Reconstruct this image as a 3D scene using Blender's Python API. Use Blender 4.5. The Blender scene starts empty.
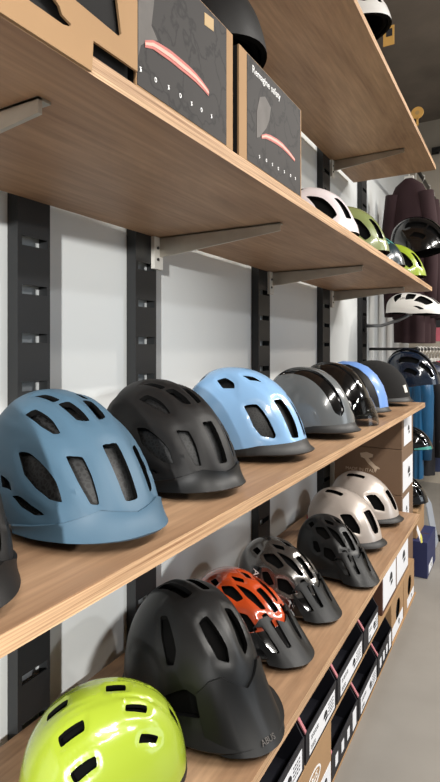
import bpy, bmesh, math, random
import numpy as np
from mathutils import Vector, Matrix

random.seed(4)
SC = bpy.context.scene
COL = SC.collection

# ------------------------------------------------------------------ camera, world, lights, exposure
F, D, H = 530.0, 0.868, 1.09          # focal length in pixels; camera distance from the wall; camera height
PSI = math.atan(303.0 / F)
cam = bpy.data.cameras.new('camera')
cam.sensor_fit = 'VERTICAL'
cam.sensor_height = 36.0
cam.lens = 36.0 * F / 782.0
cam.shift_y = -42.0 / 782.0
cam.clip_start = 0.02
camo = bpy.data.objects.new('camera', cam)
COL.objects.link(camo)
camo.location = (D, 0, H)
camo.rotation_euler = (math.pi / 2, 0, PSI)
SC.camera = camo

world = bpy.data.worlds.new('shop_world')
SC.world = world
world.use_nodes = True
wb = world.node_tree.nodes['Background']
wb.inputs[0].default_value = (0.93, 0.96, 1.0, 1)
wb.inputs[1].default_value = 0.22


def aim(o, target):
    d = Vector(target) - o.location
    o.rotation_euler = d.to_track_quat('-Z', 'Y').to_euler()


def spot(loc, target, power, angle, blend, size, col=(1, 1, 1)):
    l = bpy.data.lights.new('spot_light', 'SPOT')
    l.energy = power
    l.spot_size = math.radians(angle)
    l.spot_blend = blend
    l.shadow_soft_size = size
    l.color = col
    o = bpy.data.objects.new('spot_light', l)
    COL.objects.link(o)
    o.location = loc
    aim(o, target)
    return o


def area(loc, target, power, sx, sy, col=(1, 1, 1)):
    l = bpy.data.lights.new('area_light', 'AREA')
    l.shape = 'RECTANGLE'
    l.size, l.size_y = sx, sy
    l.energy = power
    l.color = col
    o = bpy.data.objects.new('area_light', l)
    COL.objects.link(o)
    o.location = loc
    aim(o, target)
    return o


# low spot from behind the photographer, lighting the near part of the display
spot((3.0, -5.2, 1.52), (0.0, -0.72, 0.98), 2900, 20.5, 0.10, 0.13, (1.0, 0.99, 0.96))
# ceiling track spots over the aisle
spot((4.2, 2.6, 2.7), (0.1, 1.6, 1.0), 135, 75, 0.5, 0.08, (0.95, 0.97, 1.0))
spot((2.6, 4.0, 2.75), (0.2, 2.7, 0.9), 140, 70, 0.5, 0.06, (1.0, 0.93, 0.85))
# unseen cool area light added across the aisle to fill the dim wall
area((5.6, 2.2, 1.5), (0.0, 1.8, 0.9), 34, 2.2, 1.8, (0.82, 0.91, 1.0))
# unseen overhead strips added for floor bounce and glossy highlights
area((2.2, 1.2, 2.85), (2.2, 1.2, 0), 100, 0.15, 1.5, (1.0, 0.96, 0.9))
area((2.0, -0.9, 2.85), (2.0, -0.9, 0), 95, 0.15, 1.5, (1.0, 0.96, 0.9))
area((2.2, 3.2, 2.85), (2.2, 3.2, 0), 75, 0.15, 1.5, (1.0, 0.96, 0.9))

SC.view_settings.view_transform = 'Standard'
SC.view_settings.look = 'None'
SC.view_settings.exposure = -0.2
SC.view_settings.gamma = 1.0
SC.view_settings.use_curve_mapping = False


# ------------------------------------------------------------------ materials
def srgb(r, g, b):
    f = lambda c: (c / 255 / 12.92) if c / 255 <= 0.04045 else ((c / 255 + 0.055) / 1.055) ** 2.4
    return (f(r), f(g), f(b), 1)


def M(name, col, rough=0.5, metal=0.0, coat=0.0, bump=0.0, bscale=300.0, mottle=0.0, mscale=6.0, spec=0.5):
    m = bpy.data.materials.new(name)
    m.use_nodes = True
    nt = m.node_tree
    b = nt.nodes['Principled BSDF']
    b.inputs['Base Color'].default_value = col
    b.inputs['Roughness'].default_value = rough
    b.inputs['Metallic'].default_value = metal
    b.inputs['Coat Weight'].default_value = coat
    b.inputs['Coat Roughness'].default_value = 0.06
    b.inputs['Specular IOR Level'].default_value = spec
    tc = nt.nodes.new('ShaderNodeTexCoord')
    if mottle:
        n = nt.nodes.new('ShaderNodeTexNoise')
        n.inputs['Scale'].default_value = mscale
        n.inputs['Detail'].default_value = 6
        nt.links.new(tc.outputs['Object'], n.inputs['Vector'])
        mx = nt.nodes.new('ShaderNodeMix')
        mx.data_type = 'RGBA'
        mx.inputs[6].default_value = tuple(c * (1 - mottle) for c in col[:3]) + (1,)
        mx.inputs[7].default_value = tuple(min(1, c * (1 + mottle)) for c in col[:3]) + (1,)
        rmp = nt.nodes.new('ShaderNodeMapRange')
        rmp.inputs[1].default_value, rmp.inputs[2].default_value = 0.3, 0.7
        nt.links.new(n.outputs['Fac'], rmp.inputs[0])
        nt.links.new(rmp.outputs[0], mx.inputs[0])
        nt.links.new(mx.outputs[2], b.inputs['Base Color'])
    if bump:
        n2 = nt.nodes.new('ShaderNodeTexNoise')
        n2.inputs['Scale'].default_value = bscale
        n2.inputs['Detail'].default_value = 3
        nt.links.new(tc.outputs['Object'], n2.inputs['Vector'])
        bp = nt.nodes.new('ShaderNodeBump')
        bp.inputs['Strength'].default_value = bump
        bp.inputs['Distance'].default_value = 0.002
        nt.links.new(n2.outputs['Fac'], bp.inputs['Height'])
        nt.links.new(bp.outputs['Normal'], b.inputs['Normal'])
    return m


def wood(name, c1, c2, rough=0.5, vec=(14, 1.2, 14), layers=False):
    m = bpy.data.materials.new(name)
    m.use_nodes = True
    nt = m.node_tree
    b = nt.nodes['Principled BSDF']
    b.inputs['Roughness'].default_value = rough
    b.inputs['Specular IOR Level'].default_value = 0.35
    tc = nt.nodes.new('ShaderNodeTexCoord')
    mp = nt.nodes.new('ShaderNodeMapping')
    mp.inputs['Scale'].default_value = vec
    nt.links.new(tc.outputs['Object'], mp.inputs['Vector'])
    n = nt.nodes.new('ShaderNodeTexNoise')
    n.inputs['Scale'].default_value = 1.0
    n.inputs['Detail'].default_value = 8
    n.inputs['Roughness'].default_value = 0.65
    n.inputs['Distortion'].default_value = 1.2 if not layers else 0.3
    nt.links.new(mp.outputs['Vector'], n.inputs['Vector'])
    cr = nt.nodes.new('ShaderNodeValToRGB')
    cr.color_ramp.elements[0].position = 0.3
    cr.color_ramp.elements[0].color = c1
    cr.color_ramp.elements[1].position = 0.7
    cr.color_ramp.elements[1].color = c2
    nt.links.new(n.outputs['Fac'], cr.inputs['Fac'])
    mp2 = nt.nodes.new('ShaderNodeMapping')
    mp2.inputs['Scale'].default_value = (110, 5, 110)
    nt.links.new(tc.outputs['Object'], mp2.inputs['Vector'])
    n2 = nt.nodes.new('ShaderNodeTexNoise')
    n2.inputs['Scale'].default_value = 1.0
    n2.inputs['Detail'].default_value = 4
    nt.links.new(mp2.outputs['Vector'], n2.inputs['Vector'])
    rm = nt.nodes.new('ShaderNodeMapRange')
    rm.inputs[1].default_value, rm.inputs[2].default_value = 0.35, 0.65
    rm.inputs[3].default_value, rm.inputs[4].default_value = 0.84, 1.08
    nt.links.new(n2.outputs['Fac'], rm.inputs[0])
    mu = nt.nodes.new('ShaderNodeVectorMath')
    mu.operation = 'SCALE'
    nt.links.new(cr.outputs['Color'], mu.inputs[0])
    nt.links.new(rm.outputs[0], mu.inputs['Scale'])
    nt.links.new(mu.outputs[0], b.inputs['Base Color'])
    return m


MT = {}
MT['ply'] = wood('plywood_face', srgb(142, 110, 84), srgb(182, 149, 118), 0.5, (7, 1.1, 7))
MT['ply_edge'] = wood('plywood_edge', srgb(118, 80, 52), srgb(226, 190, 150), 0.6, (4, 3, 420), True)
MT['wall'] = M('white_wall_paint', srgb(216, 219, 218), 0.8, mottle=0.015, mscale=3)
MT['concrete'] = M('raw_concrete', srgb(120, 110, 100), 0.85, mottle=0.25, mscale=2.5, bump=0.4, bscale=30)
MT['floor'] = M('polished_concrete', srgb(136, 132, 126), 0.5, mottle=0.10, mscale=3.5)
MT['farwall'] = M('far_wall_paint', srgb(190, 180, 165), 0.85, mottle=0.04, mscale=3)
MT['upright'] = M('dark_powder_coat', srgb(28, 29, 30), 0.5, bump=0.1, bscale=600)
MT['steel'] = M('brushed_steel', srgb(190, 184, 172), 0.38, metal=0.9, mottle=0.05, mscale=40)
MT['platewhite'] = M('zinc_plate', srgb(215, 213, 205), 0.5)
MT['dark'] = M('black_foam', srgb(9, 9, 9), 0.9, spec=0.1)
MT['black_strap'] = M('black_webbing', srgb(20, 20, 22), 0.8)
MT['grey_foam'] = M('grey_foam', srgb(150, 152, 152), 0.8)
MT['gloss_black'] = M('gloss_black', srgb(12, 12, 13), 0.12, coat=1.0)
MT['matte_black'] = M('matte_black_shell', srgb(20, 19, 19), 0.5, spec=0.3, bump=0.05, bscale=900)
MT['satin_black'] = M('satin_black_shell', srgb(22, 23, 24), 0.40, spec=0.4, bump=0.05, bscale=900)
MT['visor_black'] = M('visor_black', srgb(19, 20, 21), 0.42, spec=0.3)
MT['fabric_black'] = M('black_fabric', srgb(26, 25, 25), 0.95, bump=0.6, bscale=500)
MT['slate_blue'] = M('matte_slate_blue', srgb(68, 94, 113), 0.5, spec=0.3, bump=0.04, bscale=900)
MT['light_blue'] = M('pearl_light_blue', srgb(138, 180, 222), 0.25, coat=0.7)
MT['mid_grey'] = M('gloss_grey', srgb(104, 108, 110), 0.22, coat=0.8)
MT['brim_black'] = M('brim_black', srgb(24, 23, 23), 0.5)
MT['lens'] = None
MT['stripe_blue'] = M('stripe_blue', srgb(110, 150, 215), 0.35, coat=0.3)
MT['navy'] = M('gloss_navy', srgb(20, 30, 46), 0.18, coat=0.8)
MT['lime'] = M('gloss_lime', srgb(152, 172, 50), 0.25, coat=0.8)
MT['orange'] = M('gloss_orange', srgb(178, 66, 26), 0.2, coat=1.0)
MT['chrome_grey'] = M('smoked_chrome', srgb(98, 96, 94), 0.22, metal=0.75, coat=0.6)
MT['silver'] = M('pearl_silver', srgb(196, 186, 178), 0.32, metal=0.35, coat=0.6)
MT['pearl_white'] = M('pearl_white', srgb(226, 216, 218), 0.3, coat=0.6)
MT['white_gloss'] = M('gloss_white', srgb(225, 222, 218), 0.3, coat=0.5)
MT['olive'] = M('gloss_olive', srgb(128, 138, 88), 0.25, coat=0.8)
MT['teal'] = M('teal_stripe', srgb(70, 150, 140), 0.3, coat=0.5)
MT['petrol'] = M('dark_petrol', srgb(22, 44, 52), 0.25, coat=0.8)
MT['red'] = M('red_strap', srgb(170, 40, 60), 0.6)
MT['kraft'] = M('kraft_card', srgb(160, 127, 91), 0.85, mottle=0.04, mscale=12)
MT['brown_card'] = M('brown_printed_card', srgb(122, 98, 78), 0.6, mottle=0.04, mscale=8)
MT['brown_dark'] = M('dark_brown_card', srgb(82, 52, 40), 0.7)
MT['print_line'] = M('tan_print', srgb(205, 186, 165), 0.7)
MT['navy_card'] = M('navy_card', srgb(11, 12, 22), 0.6)
MT['navy_blue_card'] = M('blue_card', srgb(34, 42, 84), 0.6)
MT['pink_edge'] = M('pink_card_edge', srgb(176, 112, 118), 0.8)
MT['label_white'] = M('white_label', srgb(225, 227, 232), 0.6)
MT['ink'] = M('black_ink', srgb(28, 28, 32), 0.7)
MT['ink_white'] = M('white_ink', srgb(235, 235, 235), 0.6)
MT['photo_grey'] = M('printed_helmet_grey', srgb(98, 94, 91), 0.6, spec=0.25, mottle=0.15, mscale=25)
MT['led_red'] = M('printed_red_glow', srgb(176, 84, 74), 0.5)
MT['led_pink'] = M('printed_pink_core', srgb(236, 160, 144), 0.5)
MT['gold'] = M('gold_print', srgb(170, 140, 90), 0.5)
MT['tag_tan'] = M('tan_tag', srgb(200, 155, 80), 0.7)
MT['void'] = M('shade_and_print_black', srgb(14, 13, 13), 0.9)  # near-black for painted shade in and between boxes, also black print
MT['maroon'] = M('maroon_fabric', srgb(46, 23, 27), 0.9, bump=0.3, bscale=120)
MT['pinkcloth'] = M('rose_fabric', srgb(170, 84, 96), 0.85)
MT['redcloth'] = M('red_fabric', srgb(150, 28, 52), 0.8)
MT['blackcloth'] = M('black_fabric_garment', srgb(28, 27, 30), 0.9)
MT['navycloth'] = M('navy_shell_fabric', srgb(20, 32, 62), 0.35)
MT['cyancloth'] = M('cyan_shell_fabric', srgb(26, 84, 124), 0.4)
MT['hanger_white'] = M('white_plastic', srgb(225, 222, 215), 0.5)
MT['greysheet'] = M('grey_card', srgb(150, 156, 165), 0.6)
MT['yellow'] = M('yellow_tag', srgb(214, 206, 90), 0.6)
MT['black_metal'] = M('black_metal', srgb(25, 25, 26), 0.4)
MT['grey_metal'] = M('grey_metal', srgb(140, 142, 145), 0.35, metal=0.6)


def printed_dark():
    # dark printed card: cracked-stone picture
    m = bpy.data.materials.new('dark_print')
    m.use_nodes = True
    nt = m.node_tree
    b = nt.nodes['Principled BSDF']
    b.inputs['Roughness'].default_value = 0.6
    b.inputs['Specular IOR Level'].default_value = 0.25
    tc = nt.nodes.new('ShaderNodeTexCoord')
    v = nt.nodes.new('ShaderNodeTexVoronoi')
    v.feature = 'DISTANCE_TO_EDGE'
    v.inputs['Scale'].default_value = 14
    n = nt.nodes.new('ShaderNodeTexNoise')
    n.inputs['Scale'].default_value = 18
    n.inputs['Detail'].default_value = 5
    ad = nt.nodes.new('ShaderNodeMix')
    ad.data_type = 'RGBA'
    ad.inputs[0].default_value = 0.12
    nt.links.new(tc.outputs['Object'], ad.inputs[6])
    nt.links.new(tc.outputs['Object'], n.inputs['Vector'])
    nt.links.new(n.outputs['Color'], ad.inputs[7])
    nt.links.new(ad.outputs[2], v.inputs['Vector'])
    cr = nt.nodes.new('ShaderNodeValToRGB')
    cr.color_ramp.elements[0].position = 0.0
    cr.color_ramp.elements[0].color = srgb(22, 20, 20)
    cr.color_ramp.elements[1].position = 0.06
    cr.color_ramp.elements[1].color = srgb(46, 43, 42)
    nt.links.new(v.outputs['Distance'], cr.inputs['Fac'])
    nt.links.new(cr.outputs['Color'], b.inputs['Base Color'])
    return m


MT['print'] = printed_dark()


def net_mat():
    m = bpy.data.materials.new('black_net')
    m.use_nodes = True
    nt = m.node_tree
    b = nt.nodes['Principled BSDF']
    b.inputs['Roughness'].default_value = 0.5
    tc = nt.nodes.new('ShaderNodeTexCoord')
    v = nt.nodes.new('ShaderNodeTexVoronoi')
    v.feature = 'DISTANCE_TO_EDGE'
    v.inputs['Scale'].default_value = 170
    nt.links.new(tc.outputs['Object'], v.inputs['Vector'])
    cr = nt.nodes.new('ShaderNodeValToRGB')
    cr.color_ramp.elements[0].position = 0.08
    cr.color_ramp.elements[0].color = srgb(34, 35, 36)
    cr.color_ramp.elements[1].position = 0.2
    cr.color_ramp.elements[1].color = srgb(5, 5, 5)
    nt.links.new(v.outputs['Distance'], cr.inputs['Fac'])
    nt.links.new(cr.outputs['Color'], b.inputs['Base Color'])
    return m


MT['net'] = net_mat()


def lens_mat():
    m = bpy.data.materials.new('smoked_lens')
    m.use_nodes = True
    b = m.node_tree.nodes['Principled BSDF']
    b.inputs['Base Color'].default_value = (0.5, 0.48, 0.46, 1)
    b.inputs['Roughness'].default_value = 0.03
    b.inputs['Transmission Weight'].default_value = 1.0
    b.inputs['IOR'].default_value = 1.2
    b.inputs['Coat Weight'].default_value = 0.5
    return m


MT['lens'] = lens_mat()


# ------------------------------------------------------------------ object helpers
def link_mesh(name, me, mats, parent=None, loc=None):
    o = bpy.data.objects.new(name, me)
    COL.objects.link(o)
    for m in (mats if isinstance(mats, (list, tuple)) else [mats]):
        me.materials.append(MT[m] if isinstance(m, str) else m)
    if parent is not None:
        o.parent = parent
    if loc is not None:
        o.location = loc
    return o


def tag(o, label=None, cat=None, group=None, kind=None):
    if label:
        o['label'] = label
    if cat:
        o['category'] = cat
    if group:
        o['group'] = group
    if kind:
        o['kind'] = kind
    return o


def empty(name, loc, label, cat, group=None, rot=0.0):
    o = bpy.data.objects.new(name, None)
    COL.objects.link(o)
    o.location = loc
    o.rotation_euler = (0, 0, rot)
    o.empty_display_size = 0.05
    return tag(o, label, cat, group)


def from_data(V, Fc, mi=None, smooth=False, ang=None):
    me = bpy.data.meshes.new('mesh')
    me.from_pydata([tuple(map(float, v)) for v in V], [], [tuple(map(int, f)) for f in Fc])
    if mi is not None:
        me.polygons.foreach_set('material_index', np.array(mi, dtype=np.int32))
    if smooth:
        me.polygons.foreach_set('use_smooth', np.ones(len(me.polygons), dtype=bool))
        if ang:
            me.set_sharp_from_angle(angle=math.radians(ang))
    me.update()
    return me


class MB:
    def __init__(s):
        s.bm = bmesh.new()

    def box(s, x0, x1, y0, y1, z0, z1, bev=0.0, mi=0):
        r = bmesh.ops.create_cube(s.bm, size=1.0)
        vs = r['verts']
        for v in vs:
            v.co = Vector((x0 + (v.co.x + .5) * (x1 - x0), y0 + (v.co.y + .5) * (y1 - y0), z0 + (v.co.z + .5) * (z1 - z0)))
        fs = {f for v in vs for f in v.link_faces}
        for f in fs:
            f.material_index = mi
        if bev:
            es = {e for v in vs for e in v.link_edges}
            bmesh.ops.bevel(s.bm, geom=list(es), offset=bev, segments=2, affect='EDGES', profile=0.5)
        return s

    def prism(s, pts2, axis, a0, a1, mi=0):
        # polygon in the two other axes, extruded along axis from a0 to a1
        def mk(p, a):
            if axis == 0:
                return (a, p[0], p[1])
            if axis == 1:
                return (p[0], a, p[1])
            return (p[0], p[1], a)
        A = [s.bm.verts.new(mk(p, a0)) for p in pts2]
        B = [s.bm.verts.new(mk(p, a1)) for p in pts2]
        fs = [s.bm.faces.new(A), s.bm.faces.new(B[::-1])]
        n = len(A)
        for i in range(n):
            fs.append(s.bm.faces.new((A[i], B[i], B[(i + 1) % n], A[(i + 1) % n])))
        for f in fs:
            f.material_index = mi
        return s

    def tube(s, path, rad, n=10, mi=0):
        path = [Vector(p) for p in path]
        rads = rad if isinstance(rad, (list, tuple)) else [rad] * len(path)
        rings = []
        up0 = Vector((0, 0, 1))
        for i, p in enumerate(path):
            t = (path[min(i + 1, len(path) - 1)] - path[max(i - 1, 0)]).normalized()
            u = up0 if abs(t.dot(up0)) < 0.95 else Vector((1, 0, 0))
            a = t.cross(u).normalized()
            b = t.cross(a).normalized()
            rings.append([s.bm.verts.new(p + (a * math.cos(k * 2 * math.pi / n) + b * math.sin(k * 2 * math.pi / n)) * rads[i]) for k in range(n)])
        for i in range(len(rings) - 1):
            for k in range(n):
                f = s.bm.faces.new((rings[i][k], rings[i][(k + 1) % n], rings[i + 1][(k + 1) % n], rings[i + 1][k]))
                f.material_index = mi
                f.smooth = True
        s.bm.faces.new(rings[0][::-1]).material_index = mi
        s.bm.faces.new(rings[-1]).material_index = mi
        return s

    def build(s, name, mats, parent=None, loc=None):
        bmesh.ops.recalc_face_normals(s.bm, faces=s.bm.faces[:])
        me = bpy.data.meshes.new(name)
        s.bm.to_mesh(me)
        s.bm.free()
        return link_mesh(name, me, mats, parent, loc)


def poly_curve(loops, depth):
    """filled 2-D outline with holes, extruded by depth; returns a mesh in the xy plane"""
    cu = bpy.data.curves.new('outline', 'CURVE')
    cu.dimensions = '2D'
    cu.fill_mode = 'BOTH'
    cu.extrude = depth / 2
    for lp in loops:
        sp = cu.splines.new('POLY')
        sp.points.add(len(lp) - 1)
        for i, p in enumerate(lp):
            sp.points[i].co = (p[0], p[1], 0, 1)
        sp.use_cyclic_u = True
    return curve_mesh(cu)


def curve_mesh(cu):
    o = bpy.data.objects.new('tmp', cu)
    COL.objects.link(o)
    dg = bpy.context.evaluated_depsgraph_get()
    me = bpy.data.meshes.new_from_object(o.evaluated_get(dg))
    bpy.data.objects.remove(o)
    bpy.data.curves.remove(cu)
    me.materials.clear()
    return me


def text_mesh(string, size, depth=0.0004):
    cu = bpy.data.curves.new('lettering', 'FONT')
    cu.body = string
    cu.size = size
    cu.extrude = depth
    cu.align_x = 'CENTER'
    cu.align_y = 'CENTER'
    cu.resolution_u = 3
    return curve_mesh(cu)


ROT_FRONT = Matrix(((0, 0, 1, 0), (1, 0, 0, 0), (0, 1, 0, 0), (0, 0, 0, 1)))   # xy plane -> yz plane facing +x
ROT_SIDE = Matrix(((1, 0, 0, 0), (0, 0, -1, 0), (0, 1, 0, 0), (0, 0, 0, 1)))   # xy plane -> xz plane facing -y


# ------------------------------------------------------------------ helmet geometry
def surf(h, d):
    d = np.asarray(d, float)
    n = 2.2
    a = np.where(d[..., 0] > 0, h['af'], h['ab'])
    c = np.where(d[..., 2] > 0, h['c'], 0.30)
    r = (np.abs(d[..., 0] / a) ** n + np.abs(d[..., 1] / h['b']) ** n + np.abs(d[..., 2] / c) ** n) ** (-1 / n)
    P = d * r[..., None]
    P[..., 1] *= 1 - h['taper'] * P[..., 0] / h['af']
    P[..., 0] -= h['sh'] * np.maximum(P[..., 2], 0)      # crown leans to the back
    return P


def ab_dir(al, be):
    al, be = np.radians(al), np.radians(be)
    return np.stack([np.cos(al) * np.cos(be), np.sin(be), np.sin(al) * np.cos(be)], -1)


def dir_ab(d):
    return np.degrees(np.arctan2(d[..., 2], d[..., 0])), np.degrees(np.arcsin(np.clip(d[..., 1], -1, 1)))


def S(h, al, be, k=1.0):
    return surf(h, ab_dir(np.asarray(al, float), np.asarray(be, float))) * k


def phimax(h, th):
    t = np.abs(((th + np.pi) % (2 * np.pi)) - np.pi)
    return np.radians(np.interp(np.degrees(t), [0, 45, 80, 110, 150, 180], h['rp']))


def smooth_poly(p, grow=1.10):
    p = np.array(p, float)
    c = p.mean(0)
    p = c + (p - c) * grow
    for f in (0.10, 0.25):
        out = []
        for i in range(len(p)):
            a, b = p[i], p[(i + 1) % len(p)]
            out += [a * (1 - f) + b * f, a * f + b * (1 - f)]
        p = out
    return np.array(p)


def poly_sdf(A, B, poly):
    """signed distance in degrees (negative inside) to a polygon in (alpha, beta)"""
    cb = max(0.35, math.cos(math.radians(float(np.mean(poly[:, 1])))))
    X, Y = A * cb, B
    P = np.stack([poly[:, 0] * cb, poly[:, 1]], -1)
    dmin = np.full(A.shape, 1e9)
    ins = np.zeros(A.shape, bool)
    n = len(P)
    for i in range(n):
        a, b = P[i], P[(i + 1) % n]
        e = b - a
        L = e @ e + 1e-12
        t = np.clip(((X - a[0]) * e[0] + (Y - a[1]) * e[1]) / L, 0, 1)
        dmin = np.minimum(dmin, np.hypot(X - a[0] - t * e[0], Y - a[1] - t * e[1]))
        c = ((a[1] > Y) != (b[1] > Y))
        xx = e[0] * (Y - a[1]) / (e[1] if abs(e[1]) > 1e-12 else 1e-12) + a[0]
        ins ^= c & (X < xx)
    return np.where(ins, -dmin, dmin)


def line_dist(A, B, pl):
    dmin = np.full(A.shape, 1e9)
    for a, b in zip(pl[:-1], pl[1:]):
        cb = max(0.3, math.cos(math.radians((a[1] + b[1]) / 2)))
        ax, bx = a[0] * cb, b[0] * cb
        ex, ey = bx - ax, b[1] - a[1]
        L = ex * ex + ey * ey + 1e-9
        t = np.clip(((A * cb - ax) * ex + (B - a[1]) * ey) / L, 0, 1)
        dmin = np.minimum(dmin, np.hypot(A * cb - ax - t * ex, B - a[1] - t * ey))
    return dmin


def sstep(x):
    x = np.clip(x, 0, 1)
    return x * x * (3 - 2 * x)


def mirror(polys):
    out = []
    for p in polys:
        out.append(list(p))
        if min(abs(q[1]) for q in p) > 0 and (all(q[1] < 0 for q in p) or all(q[1] > 0 for q in p)):
            out.append([(a, -b) for a, b in p][::-1])
    return out


def shell_disp(h, d):
    A, B = dir_ab(d)
    k = np.zeros(A.shape)
    for p in h['vents_s']:
        k = np.maximum(k, h['dent'] * (1 - sstep((poly_sdf(A, B, p) - 0.5) / h['dentw'])))
    for pl, w, dep in h['grooves']:
        for sg in ((1, -1) if abs(pl[0][1]) > 1 else (1,)):
            q = [(a, b * sg) for a, b in pl]
            k = k + dep * (1 - sstep(line_dist(A, B, q) / w))
    return 1 - k


def dome_mesh(h, scale_out, scale_in, mats_idx=(0, 1), N=112, R=40, disp=True, drop=0.0):
    th = np.linspace(0, 2 * np.pi, N, endpoint=False)
    t = np.linspace(0, 1, R + 1)[1:]
    T, K = np.meshgrid(th, t)
    ph = K * (phimax(h, T) + math.radians(drop))
    d = np.stack([np.sin(ph) * np.cos(T), np.sin(ph) * np.sin(T), np.cos(ph)], -1)
    base = surf(h, d)
    f = shell_disp(h, d)[..., None] if disp else 1.0
    O = (base * f * scale_out).reshape(-1, 3)
    I = (base * scale_in).reshape(-1, 3)
    top = surf(h, np.array([0, 0, 1.0]))
    ft = shell_disp(h, np.array([[0, 0, 1.0]]))[0] if disp else 1.0
    V = np.vstack([O, I, [top * ft * scale_out], [top * scale_in]])
    no = len(O)
    to, ti = 2 * no, 2 * no + 1
    Fc, mi = [], []
    for k in range(N):
        k2 = (k + 1) % N
        Fc.append((to, k, k2)); mi.append(mats_idx[0])
        Fc.append((ti, no + k2, no + k)); mi.append(mats_idx[1])
        for r in range(R - 1):
            a, b, c, e = r * N + k, (r + 1) * N + k, (r + 1) * N + k2, r * N + k2
            Fc.append((a, b, c, e)); mi.append(mats_idx[0])
            Fc.append((no + e, no + c, no + b, no + a)); mi.append(mats_idx[1])
        a, e = (R - 1) * N + k, (R - 1) * N + k2
        Fc.append((a, no + a, no + e, e)); mi.append(mats_idx[1])
    return V, Fc, mi


def cutter_mesh(h, polys, bands, ko=1.15):
    V, Fc, mi = [], [], []
    bm = bmesh.new()
    for p in polys:
        o = [bm.verts.new(q) for q in S(h, p[:, 0], p[:, 1], ko)]
        i = [bm.verts.new(q) for q in S(h, p[:, 0], p[:, 1], 0.80)]
        n = len(o)
        fs = [bm.faces.new(o), bm.faces.new(i[::-1])]
        for k in range(n):
            fs.append(bm.faces.new((o[k], i[k], i[(k + 1) % n], o[(k + 1) % n])))
        for f in fs:
            f.material_index = 1
    for al0, al1, lo, hi, dep in bands:
        m = 26
        als = np.linspace(al0, al1, m)
        # rounded ends
        u = np.linspace(0, 1, m)
        w = np.minimum(1, np.sqrt(np.clip(1 - (1 - np.minimum(u, 1 - u) / 0.10) ** 2, 0.02, 1)) * (np.minimum(u, 1 - u) < 0.10) + (np.minimum(u, 1 - u) >= 0.10))
        mid, hw = (lo + hi) / 2, (hi - lo) / 2
        grid = {}
        cols = 5
        for lay, kk in ((0, 1.10), (1, dep)):
            for r in range(m):
                for c in range(cols):
                    be = mid + hw * w[r] * (2 * c / (cols - 1) - 1)
                    grid[lay, r, c] = bm.verts.new(S(h, als[r], be, kk))
        def q(a, b, c, d_):
            f = bm.faces.new((a, b, c, d_)); f.material_index = 2
        for r in range(m - 1):
            for c in range(cols - 1):
                q(grid[0, r, c], grid[0, r, c + 1], grid[0, r + 1, c + 1], grid[0, r + 1, c])
                q(grid[1, r, c], grid[1, r + 1, c], grid[1, r + 1, c + 1], grid[1, r, c + 1])
            q(grid[0, r, 0], grid[0, r + 1, 0], grid[1, r + 1, 0], grid[1, r, 0])
            q(grid[0, r, cols - 1], grid[1, r, cols - 1], grid[1, r + 1, cols - 1], grid[0, r + 1, cols - 1])
        for c in range(cols - 1):
            q(grid[0, 0, c], grid[1, 0, c], grid[1, 0, c + 1], grid[0, 0, c + 1])
            q(grid[0, m - 1, c], grid[0, m - 1, c + 1], grid[1, m - 1, c + 1], grid[1, m - 1, c])
    bmesh.ops.recalc_face_normals(bm, faces=bm.faces[:])
    bmesh.ops.triangulate(bm, faces=[f for f in bm.faces if len(f.verts) > 4])
    me = bpy.data.meshes.new('cutter')
    bm.to_mesh(me)
    bm.free()
    return me


def boolean(me, cut, mats):
    o = bpy.data.objects.new('tmp_shell', me)
    c = bpy.data.objects.new('tmp_cut', cut)
    for m in mats:
        me.materials.append(MT[m])
        cut.materials.append(MT[m])
    COL.objects.link(o)
    COL.objects.link(c)
    md = o.modifiers.new('b', 'BOOLEAN')
    md.operation = 'DIFFERENCE'
    md.solver = 'EXACT'
    md.object = c
    dg = bpy.context.evaluated_depsgraph_get()
    out = bpy.data.meshes.new_from_object(o.evaluated_get(dg))
    if len(out.polygons) < 200:
        md.use_self = True
        dg.update()
        out = bpy.data.meshes.new_from_object(o.evaluated_get(bpy.context.evaluated_depsgraph_get()))
        print('boolean retry', len(out.polygons))
    bpy.data.objects.remove(o)
    bpy.data.objects.remove(c)
    bpy.data.meshes.remove(cut)
    return out


def ring_part(h, phi0, phi1, ko, ki, lip=0.0, lipw=2.0, N=96, th_range=None, drop=0.0):
    """band that follows the helmet's lower edge; phi offsets (deg) are relative to the rim"""
    full = th_range is None
    th = np.linspace(0, 2 * np.pi, N, endpoint=False) if full else np.radians(np.linspace(th_range[0], th_range[1], N))
    pm = phimax(h, th)
    def ring(off, k, ext, dz=0.0):
        ph = pm + math.radians(off)
        d = np.stack([np.sin(ph) * np.cos(th), np.sin(ph) * np.sin(th), np.cos(ph)], -1)
        P = surf(h, d) * k
        e = ext * np.clip(np.cos(th), 0, 1) ** lipw
        P[:, 0] += e * np.cos(th)
        P[:, 1] += e * np.sin(th)
        P[:, 2] += dz * np.clip(np.cos(th), 0, 1) ** lipw
        return P
    mid = (phi0 + phi1) / 2
    rings = [ring(phi0, ko - 0.012, 0), ring(phi0 + (phi1 - phi0) * .2, ko, 0), ring(mid, ko, lip * 0.25, -drop * .3), ring(phi1 - (phi1 - phi0) * .15, ko, lip, -drop), ring(phi1, ko - 0.012, lip * .95, -drop), ring(phi1, ki, 0), ring(phi0, ki, 0)]
    m = len(rings)
    V = np.vstack(rings)
    Fc = []
    for i in range(m):
        j = (i + 1) % m
        for k in range(N if full else N - 1):
            k2 = (k + 1) % N
            Fc.append((i * N + k, j * N + k, j * N + k2, i * N + k2))
    if not full:
        Fc.append(tuple(i * N for i in range(m)))
        Fc.append(tuple(i * N + N - 1 for i in reversed(range(m))))
    return V, Fc


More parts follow.
